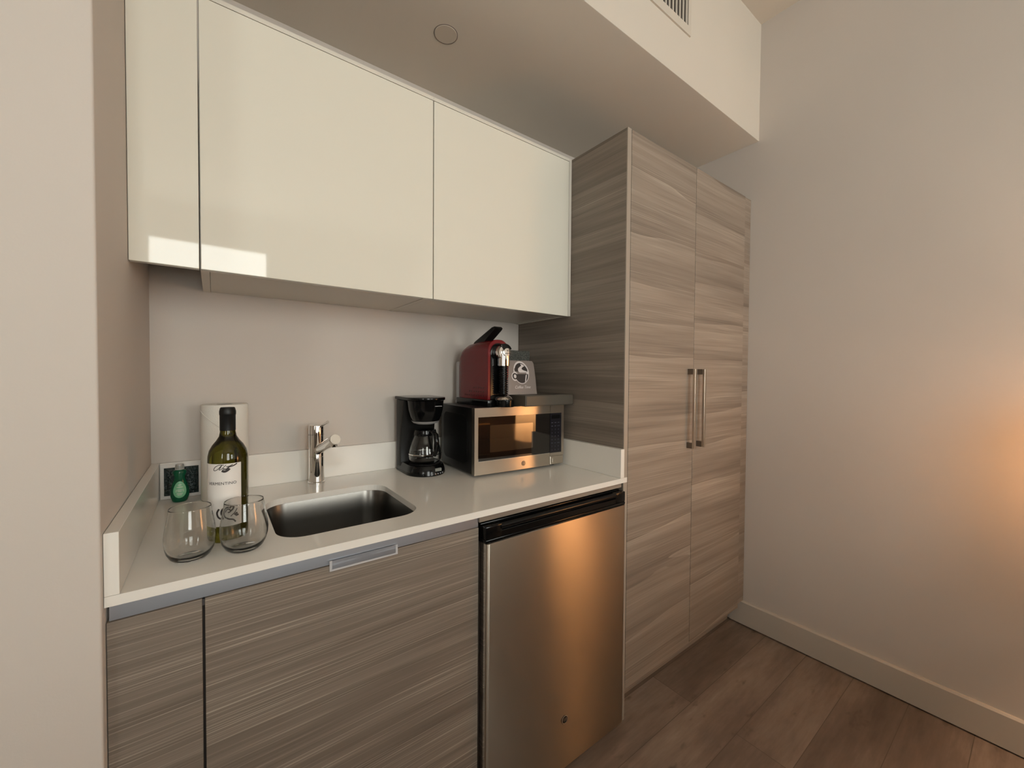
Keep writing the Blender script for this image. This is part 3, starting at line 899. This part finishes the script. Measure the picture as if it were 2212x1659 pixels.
while z < hz - .052:
    pr += [(.0150, z), (.0195, z + .0025), (.0195, z + .004), (.0150, z + .0065)]; z += .0085
pr.append((0, z - .0015))
lathe(b, pr, hx, -.328, 32); wpart('ribbed_column', b, M['black'], t, 30)
b = BM(); lathe(b, [(0, zb + .026), (.034, zb + .026), (.0345, zb + .029), (.030, zb + .036), (.018, zb + .0435), (0, zb + .0455)], hx + .002, -.330, 40); wpart('cup_dish', b, M['chrome'], t, 40)
b = BM(); lathe(b, [(0, zb + .0006), (.032, zb + .0006), (.0325, zb + .004), (.0325, zb + .0255), (0, zb + .0255)], hx + .002, -.3418, 40); wpart('drip_base', b, M['black'], t, 40)

# ------------------------------------------------------------------ drip coffee maker
t = thing('drip_coffee_maker', 'black drip coffee maker with glass carafe left of the microwave', 'coffee maker', (.791, -.135, ZC))
kx0, kx1 = .720, .862; kc = (kx0 + kx1) / 2
b = BM()
poly = []
for k in range(25):
    a = PI + PI * k / 24
    poly.append((kc + (kx1 - kx0) / 2 * 1.04 * math.cos(a), -.150 + .078 * math.sin(a)))
poly += [(kx1, -.045), (kx0, -.045)]
def shrink(p, s, cy=-.14): return [(kc + (x_ - kc) * s, cy + (y_ - cy) * s) for x_, y_ in p]
rg = []
for s, z in ((1.0, ZC + .0004), (1.02, ZC + .004), (1.0, ZC + .014), (.93, ZC + .032), (.90, ZC + .036)):
    rg.append([b.verts.new((x_, y_, z)) for x_, y_ in shrink(poly, s)])
for A, B_ in zip(rg, rg[1:]):
    for k in range(len(A)): b.faces.new((A[k], A[(k + 1) % len(A)], B_[(k + 1) % len(A)], B_[k]))
b.faces.new(rg[0]); b.faces.new(rg[-1]); bmesh.ops.recalc_face_normals(b, faces=b.faces)
base = wpart('base', b, M['black'], t, 35)
b = BM(); lathe(b, [(0, ZC + .0362), (.058, ZC + .0362), (.060, ZC + .0375), (.060, ZC + .039), (0, ZC + .039)], kc, -.150); wpart('warming_plate', b, M['black_matt'], t, 40)
b = BM()   # water column, waisted when seen from the side
prism(b, [(-.036, ZC + .0004), (-.036, ZC + .275), (-.112, ZC + .275), (-.108, ZC + .25), (-.098, ZC + .20), (-.088, ZC + .15), (-.080, ZC + .09), (-.084, ZC + .04), (-.096, ZC + .01), (-.098, ZC + .0004)], kx0 + .001, kx1 - .001, 'x', .006)
wpart('water_column', b, M['black_matt'], t, 35)
b = BM()   # brew basket
pr = [(0, ZC + .190), (.030, ZC + .192), (.050, ZC + .198), (.058, ZC + .215), (.064, ZC + .24), (.067, ZC + .268), (.068, ZC + .274), (0, ZC + .274)]
lathe(b, pr, kc, -.155, 44); wpart('brew_basket', b, M['black'], t, 40)
b = BM(); lathe(b, [(0, ZC + .1845), (.030, ZC + .1850), (.045, ZC + .190), (.052, ZC + .1975), (0, ZC + .1975)], kc, -.155, 44); bs = wpart('basket_bottom', b, M['grey_plastic'], t, 40)
b = BM()   # lid
pl = [(kc + .073 * math.cos(PI + PI * k / 20), -.155 + .073 * math.sin(PI + PI * k / 20)) for k in range(21)] + [(kx1 + .003, -.034), (kx0 - .003, -.034)]
prism(b, pl, ZC + .2755, ZC + .287, 'z', .003)
wpart('lid', b, M['black'], t, 35)
b = BM(); box(b, kc + .006, kc + .034, -.2235, -.2215, ZC + .254, ZC + .2565); wpart('name_strip', b, M['ink_grey'], t)
b = BM(); box(b, kc + .006, kc + .031, -.2268, -.2150, ZC + .0165, ZC + .0275); o = wpart('clock_display', b, M['lcd'], t)
for k in range(5):
    dx_ = -.006 + k * .0112
    b = BM(); lathe(b, [(0, 0), (.0028, 0), (.0024, .0022), (0, .0024)], 0, 0, 14, Matrix.Translation((kc + dx_, -.149 - .0795 * (1 - (dx_ / .0753) ** 2) ** .5, ZC + .0085)) @ Matrix.Rotation(PI / 2, 4, 'X'))
    wpart('button', b, M['ink_grey'], t, 40)
# carafe
b = BM(); c0 = ZC + .0395
KS = 1.10
outer = [(0, c0), (.042, c0), (.050, c0 + .004), (.0545, c0 + .014), (.0555, c0 + .028), (.053, c0 + .050), (.046, c0 + .078), (.037, c0 + .104), (.035, c0 + .112)]
inner = [(.0335, c0 + .112), (.0355, c0 + .103), (.0445, c0 + .077), (.0515, c0 + .049), (.0540, c0 + .028), (.0530, c0 + .015), (.0485, c0 + .0055), (.041, c0 + .002), (0, c0 + .002)]
lathe(b, [(r * KS, z) for r, z in outer[:-1]] + [(.0353 * KS, c0 + .1105), (.0351 * KS, c0 + .112)] + [(.0337 * KS, c0 + .112), (.0339 * KS, c0 + .1105)] + [(r * KS, z) for r, z in inner[1:]], kc, -.150, 48); car = wpart('carafe', b, M['carafe'], t, 50)
b = BM(); lathe(b, [(.0405, c0 + .104), (.0425, c0 + .104), (.043, c0 + .113), (.040, c0 + .124), (.0, c0 + .128), (0, c0 + .1135), (.0405, c0 + .1130)], kc, -.150, 40); wpart('carafe_lid', b, M['black'], car, 40)
b = BM(); hd = Vector((.12, -.99, 0)).normalized()
def hp(r, z): return Vector((kc, -.150, z)) + hd * r
# flat curved grip
path = [hp(.041, c0 + .112), hp(.056, c0 + .118), hp(.074, c0 + .110), hp(.080, c0 + .085), hp(.076, c0 + .055), hp(.0665, c0 + .034)]
tube(b, path, [.009, .010, .010, .0095, .009, .007], 14)
wpart('carafe_handle', b, M['black'], car, 50)
b = BM(); lathe(b, [(.0614, c0 + .034), (.0620, c0 + .034), (.0619, c0 + .037), (.0612, c0 + .037)], kc, -.150, 40); wpart('carafe_band', b, M['chrome'], car, 40)

# ------------------------------------------------------------------ wine bottle
bx, by_ = .1734, -.4605; br_ = .0378
t = thing('wine_bottle', 'green wine bottle with a white label standing behind the two glasses', 'wine bottle', (bx, by_, ZC))
b = BM()
pr = [(0, .004), (.020, .004), (.030, .0008), (.0345, .0006), (.0372, .004), (br_, .010), (br_, .178), (.0372, .188), (.0345, .200), (.0290, .211), (.0215, .221), (.0165, .230), (.0147, .240), (.0143, .250), (.0140, .272), (0, .272)]
lathe(b, [(r, ZC + z) for r, z in pr], bx, by_, 64); bot = wpart('glass_body', b, M['olive'], t, 50)
b = BM()
pr = [(.01445, .243), (.0150, .243), (.0150, .277), (.0156, .278), (.0158, .281), (.0158, .286), (.0150, .289), (.0143, .2925), (.013, .2945), (0, .2950), (0, .2735), (.01445, .2728)]
lathe(b, [(r, ZC + z) for r, z in pr], bx, by_, 48); wpart('capsule', b, M['foil'], t, 50)
tc_ = Vector((cam.matrix_world[0][3] - bx, cam.matrix_world[1][3] - by_, 0)).normalized()
rg_ = Vector((-tc_.y, tc_.x, 0))
if rg_.dot(Rt) < 0: rg_ = -rg_
def cyl(a, z, r): # a in degrees, 0 faces the viewer
    a = math.radians(a)
    return Vector((bx, by_, z)) + (tc_ * math.cos(a) + rg_ * math.sin(a)) * r
b = BM(); nA = 40; A0, A1 = -78, 38; zl0, zl1 = ZC + .037, ZC + .174
nz = 10
def ltop(a):  # scalloped upper edge, cut down behind the ornament
    return zl1
grid = [[(b.verts.new(cyl(A0 + (A1 - A0) * i / nA, zl0 + (zl1 - zl0) * j / nz, br_ + .0004)), b.verts.new(cyl(A0 + (A1 - A0) * i / nA, zl0 + (zl1 - zl0) * j / nz, br_ + .0001))) for j in range(nz + 1)] for i in range(nA + 1)]
for i in range(nA):
    for j in range(nz):
        for s in (0, 1):
            b.faces.new((grid[i][j][s], grid[i + 1][j][s], grid[i + 1][j + 1][s], grid[i][j + 1][s]))
for i in range(nA):
    for j in (0, nz): b.faces.new((grid[i][j][0], grid[i + 1][j][0], grid[i + 1][j][1], grid[i][j][1]))
for j in range(nz):
    for i in (0, nA): b.faces.new((grid[i][j][0], grid[i][j + 1][0], grid[i][j + 1][1], grid[i][j][1]))
bmesh.ops.recalc_face_normals(b, faces=b.faces)
lab = wpart('label', b, M['label'], t, 60)
def wrap(bm, a0, z, r):
    for v in bm.verts:
        p = cyl(a0 + math.degrees(v.co.x / r), z + v.co.z, r - v.co.y); v.co = p
b = text_bm('VERMENTINO', .0088, .0001, space=1.05); wrap(b, -19, ZC + .131, br_ + .0007); wpart('label_text', b, M['ink'], lab)
def stroke(bm, pts, w):
    """flat ribbon drawn in x (arc length) / z"""
    n = len(pts)
    Ls, Rs = [], []
    for i in range(n):
        p0 = Vector(pts[max(i - 1, 0)]); p1 = Vector(pts[min(i + 1, n - 1)])
        d = (p1 - p0).normalized(); nn = Vector((-d.y, d.x))
        ww = (w[i] if isinstance(w, list) else w) / 2
        c = Vector(pts[i]); a, q = c + nn * ww, c - nn * ww
        Ls.append((bm.verts.new((a.x, 0, a.y)), bm.verts.new((a.x, -.0002, a.y)))); Rs.append((bm.verts.new((q.x, 0, q.y)), bm.verts.new((q.x, -.0002, q.y))))
    for i in range(n - 1):
        bm.faces.new((Ls[i][1], Ls[i + 1][1], Rs[i + 1][1], Rs[i][1])); bm.faces.new((Ls[i][0], Rs[i][0], Rs[i + 1][0], Ls[i + 1][0]))
def curve(p, n=24):
    # catmull-rom through the points
    out = []
    P = [p[0]] + p + [p[-1]]
    for i in range(1, len(P) - 2):
        for k in range(n // 3):
            t_ = k / (n // 3)
            q = []
            for c in (0, 1):
                a0, a1, a2, a3 = P[i - 1][c], P[i][c], P[i + 1][c], P[i + 2][c]
                q.append(.5 * (2 * a1 + (a2 - a0) * t_ + (2 * a0 - 5 * a1 + 4 * a2 - a3) * t_ ** 2 + (3 * a1 - a0 - 3 * a2 + a3) * t_ ** 3))
            out.append(tuple(q))
    out.append(p[-1]); return out
b = BM(); mm = .001
stroke(b, curve([(2 * mm, 20 * mm), (-8 * mm, 20 * mm), (-16 * mm, 15 * mm), (-18 * mm, 9 * mm), (-13 * mm, 9 * mm), (-7 * mm, 14 * mm), (-1 * mm, 21 * mm)]), .0013)
stroke(b, curve([(-1 * mm, 21 * mm), (-5 * mm, 14 * mm), (-7 * mm, 10 * mm), (-3 * mm, 11 * mm), (3 * mm, 17 * mm), (6 * mm, 20 * mm)]), .0012)
stroke(b, curve([(-2 * mm, 8 * mm), (3 * mm, 6 * mm), (8 * mm, 8 * mm), (12 * mm, 12 * mm)]), .0052)
stroke(b, curve([(0, 12 * mm), (6 * mm, 11 * mm), (11 * mm, 15 * mm), (19 * mm, 17 * mm), (26 * mm, 21 * mm)]), .0024)
stroke(b, curve([(6 * mm, 16 * mm), (12 * mm, 17 * mm), (18 * mm, 20 * mm)]), .0016)
wrap(b, -14, ZC + .1515, br_ + .0008); wpart('label_ornament', b, M['ink'], lab)
b = BM()
stroke(b, [(-.020, 0), (.010, 0)], .0005); stroke(b, [(-.022, -.003), (.006, -.003)], .0005)
wrap(b, -14, ZC + .086, br_ + .0007); wpart('label_rule', b, M['ink_grey'], lab)
b = BM()
stroke(b, curve([(-4 * mm, 22 * mm), (-12 * mm, 21 * mm), (-16 * mm, 12 * mm), (-13 * mm, 3 * mm), (-4 * mm, -3 * mm), (5 * mm, -6 * mm), (10 * mm, -12 * mm)]), .0030)
stroke(b, curve([(-12 * mm, 12 * mm), (-8 * mm, 18 * mm), (-2 * mm, 17 * mm), (-1 * mm, 12 * mm), (-6 * mm, 11 * mm)]), .0022)
stroke(b, curve([(-1 * mm, 13 * mm), (4 * mm, 17 * mm), (6 * mm, 22 * mm), (1 * mm, 23 * mm), (-2 * mm, 20 * mm)]), .0034)
stroke(b, curve([(0 * mm, 2 * mm), (8 * mm, 9 * mm), (13 * mm, 17 * mm)]), .0018)
stroke(b, curve([(7 * mm, 4 * mm), (12 * mm, 7 * mm), (11 * mm, 2 * mm), (16 * mm, 3 * mm)]), .0038)
stroke(b, curve([(-20 * mm, 20 * mm), (-24 * mm, 12 * mm), (-22 * mm, 3 * mm), (-16 * mm, -2 * mm)]), .0036)
wrap(b, 4, ZC + .056, br_ + .0008); wpart('label_scroll', b, M['ink'], lab)

# ------------------------------------------------------------------ two stemless glasses
def tumbler(x_, y_, s, label):
    t = thing('stemless_glass', label, 'wine glass', (x_, y_, ZC), 0, 'stemless wine glasses')
    b = BM()
    out = [(0, .0012), (.018, .0012), (.0225, .0004), (.0270, .0012), (.0335, .0080), (.0388, .0190), (.0415, .0320), (.0422, .0430), (.0414, .0560), (.0390, .0720), (.0362, .0880), (.0345, .1015), (.0342, .1032)]
    inn = [(.0339, .1040), (.0334, .1040), (.0331, .1032), (.0334, .1015), (.0350, .0880), (.0378, .0720), (.0402, .0560), (.0410, .0430), (.0403, .0320), (.0376, .0200), (.0320, .0110), (.0220, .0072), (0, .0062)]
    lathe(b, [(r * s, z) for r, z in out + inn], 0, 0, 72)
    obj('bowl', b, M['glass'], t, 60)
    return t
tumbler(.1090, -.5447, 1.0, 'stemless wine glass nearest the left wall, in front of the bottle')
tumbler(.1985, -.5540, 1.03, 'stemless wine glass next to the sink, in front of the bottle label')

# ------------------------------------------------------------------ paper towel roll
t = thing('paper_towel_roll', 'white paper towel roll standing behind the wine bottle', 'paper towel', (.175, -.088, ZC))
b = BM(); R_ = .0588
lathe(b, [(.021, ZC + .0006), (R_ - .002, ZC + .0006), (R_, ZC + .003), (R_, ZC + .276), (R_ - .002, ZC + .279), (.021, ZC + .279), (.021, ZC + .0006)], .175, -.088, 64); roll = wpart('roll', b, M['paper'], t, 40)
b = BM(); lathe(b, [(.0192, ZC + .001), (.0208, ZC + .001), (.0208, ZC + .2785), (.0192, ZC + .2785), (.0192, ZC + .001)], .175, -.088, 40); wpart('cardboard_core', b, M['bag'], t, 40)
b = BM()   # loose sheet edge curling down the front
pts = []
for k in range(22):
    a = math.radians(-165 + k * 3.4); pts.append((.175 + (R_ + .0012) * math.cos(a), -.088 + (R_ + .0012) * math.sin(a), ZC + .262 - .055 * (k / 21) ** 1.2))
tube(b, pts, .0009, 8); wpart('sheet_edge', b, M['paper'], roll, 60)

# ------------------------------------------------------------------ dish soap and foil packet
t = thing('dish_soap_bottle', 'small green dish soap bottle with a pale oval label, behind the left glass', 'soap bottle', (.068, -.072, ZC))
b = BM()
rg = []
for dz, w, d in ((.0005, .014, .010), (.004, .0175, .013), (.018, .0215, .015), (.034, .0215, .0145), (.052, .0175, .012), (.066, .0125, .010), (.074, .0120, .010), (.084, .0160, .012), (.090, .0150, .011), (.093, .009, .008)):
    rg.append([b.verts.new((.068 + w * math.cos(2 * PI * k / 32), -.072 + d * math.sin(2 * PI * k / 32), ZC + dz)) for k in range(32)])
for A, B_ in zip(rg, rg[1:]):
    for k in range(32): b.faces.new((A[k], A[(k + 1) % 32], B_[(k + 1) % 32], B_[k]))
b.faces.new(rg[0]); b.faces.new(rg[-1]); bmesh.ops.recalc_face_normals(b, faces=b.faces)
sb_ = wpart('bottle', b, M['soap'], t, 60)
b = BM(); lathe(b, [(0, ZC + .0935), (.0105, ZC + .0935), (.0110, ZC + .096), (.0100, ZC + .104), (.0095, ZC + .108), (0, ZC + .109)], .068, -.072, 32); wpart('cap', b, M['soap_cap'], t, 40)
b = BM()
pl = [(.0685 + .0145 * math.cos(2 * PI * k / 32) * (1 - .18 * math.sin(2 * PI * k / 32)), .0375 + .0235 * math.sin(2 * PI * k / 32)) for k in range(32)]
def soapf(x_, dz, lift):
    w, d = 0, 0
    tb_ = ((0, .014, .010), (.004, .0175, .013), (.018, .0215, .015), (.034, .0215, .0145), (.052, .0175, .012), (.066, .0125, .010))
    for (a, w0, d0), (c, w1, d1) in zip(tb_, tb_[1:]):
        if a <= dz <= c: f_ = (dz - a) / (c - a); w = w0 + (w1 - w0) * f_; d = d0 + (d1 - d0) * f_
    q = max(0, 1 - ((x_ - .068) / w) ** 2) ** .5
    return Vector((x_, -.072 - d * q - lift, ZC + dz))
cen_ = b.verts.new(soapf(.0685, .0375, .0009)); rs = []
for s in (.4, .75, 1.0):
    rs.append([b.verts.new(soapf(.0685 + (p[0] - .0685) * s, .0375 + (p[1] - .0375) * s, .0009)) for p in pl])
for k in range(32): b.faces.new((cen_, rs[0][k], rs[0][(k + 1) % 32]))
for A, B_ in zip(rs, rs[1:]):
    for k in range(32): b.faces.new((A[k], A[(k + 1) % 32], B_[(k + 1) % 32], B_[k]))
sl = wpart('label', b, M['soap_label'], sb_, 60)
b = BM()
for k, (w_, z_) in enumerate(((.008, .050), (.014, .044), (.018, .036), (.019, .032), (.014, .026), (.010, .022))):
    va = [b.verts.new(soapf(.0685 + s_ * w_ / 2, z_ + dz_, .0012)) for s_, dz_ in ((-1, 0), (0, 0), (1, 0), (1, .0014), (0, .0014), (-1, .0014))]
    b.faces.new((va[0], va[1], va[4], va[5])); b.faces.new((va[1], va[2], va[3], va[4]))
wpart('label_print', b, M['white_ink'], sl)

t = thing('foil_packet', 'dark glossy packet on a white card leaning on the back upstand', 'packet', (.07, -.03, ZC))
b = BM(); box(b, .0215, .1165, -.0265, -.0245, ZC + .0006, ZC + .102, .0006, 1); wpart('backing_card', b, M['label'], t)
b = BM()
nx, nz_ = 14, 12
g = [[None] * (nz_ + 1) for _ in range(nx + 1)]
for i in range(nx + 1):
    for j in range(nz_ + 1):
        u_, v_ = i / nx, j / nz_
        e_ = min(u_, 1 - u_, v_, 1 - v_)
        pf = .009 * min(1, e_ * 5) ** .6 + (.0022 * math.sin(u_ * 23 + v_ * 9) * math.sin(v_ * 19) if e_ > .01 else 0)
        g[i][j] = b.verts.new((.030 + .080 * u_, -.0268 - max(pf, .0004), ZC + .010 + .082 * v_))
for i in range(nx):
    for j in range(nz_): b.faces.new((g[i][j], g[i + 1][j], g[i + 1][j + 1], g[i][j + 1]))
o = wpart('pouch', b, M['pouch'], t, 80)

# ------------------------------------------------------------------ behind the camera: the lamp, and unseen furniture added to shade the room
LX, LY = 2.15, -1.90
t = thing('floor_lamp', 'brass lamp with a warm fabric shade beside the right wall', 'lamp', (LX, LY, 0))
b = BM(); lathe(b, [(0, .0005), (.12, .0005), (.12, .012), (.02, .02), (.010, .05), (.010, 1.10), (0, 1.10)], LX, LY, 40); wpart('stand', b, M['lamp_base'], t, 40)
b = BM()
n = 56; shz0, shz1, sr0, sr1 = .74, 1.22, .155, .135
a_ = [[b.verts.new((LX + r * math.cos(2 * PI * k / n), LY + r * math.sin(2 * PI * k / n), z)) for k in range(n)] for r, z in ((sr0, shz0), (sr1, shz1))]
for k in range(n): b.faces.new((a_[0][k], a_[0][(k + 1) % n], a_[1][(k + 1) % n], a_[1][k]))
wpart('lamp_shade', b, M['shade'], t, 60)
ld = bpy.data.lights.new('bulb', 'POINT'); ld.energy = 24; ld.color = (1.0, .67, .43); ld.shadow_soft_size = .045
lo = bpy.data.objects.new('bulb', ld); lo.location = (0, 0, 1.03); COL.objects.link(lo); lo.parent = t

t = thing('added_dresser', 'long dark drawer unit added unseen behind the viewer to shade the lower room', 'added_dresser', (1.0, -2.7, 0))  # added out of view: blocks low daylight, gives the steel a dark reflection
b = BM(); box(b, -.5, 2.31, -2.95, -2.47, .08, .97, .004, 1); wpart('body', b, M['rug'], t)
b = BM(); box(b, -.52, 2.32, -2.96, -2.45, .9702, .995, .004, 1); wpart('top', b, M['rug'], t)
for k in range(4):
    x0 = -.48 + k * .695
    for z0 in (.10, .39, .68):
        b = BM(); box(b, x0, x0 + .685, -2.4695, -2.452, z0, z0 + .28, .002, 1); d = wpart('drawer', b, M['rug'], t)
        b = BM(); box(b, x0 + .28, x0 + .405, -2.4518, -2.435, z0 + .135, z0 + .145); wpart('drawer_pull', b, M['lamp_base'], d)
for x0 in (-.48, 2.24):
    for y0 in (-2.93, -2.52):
        b = BM(); box(b, x0, x0 + .05, y0, y0 + .05, .0, .0798); wpart('leg', b, M['rug'], t)
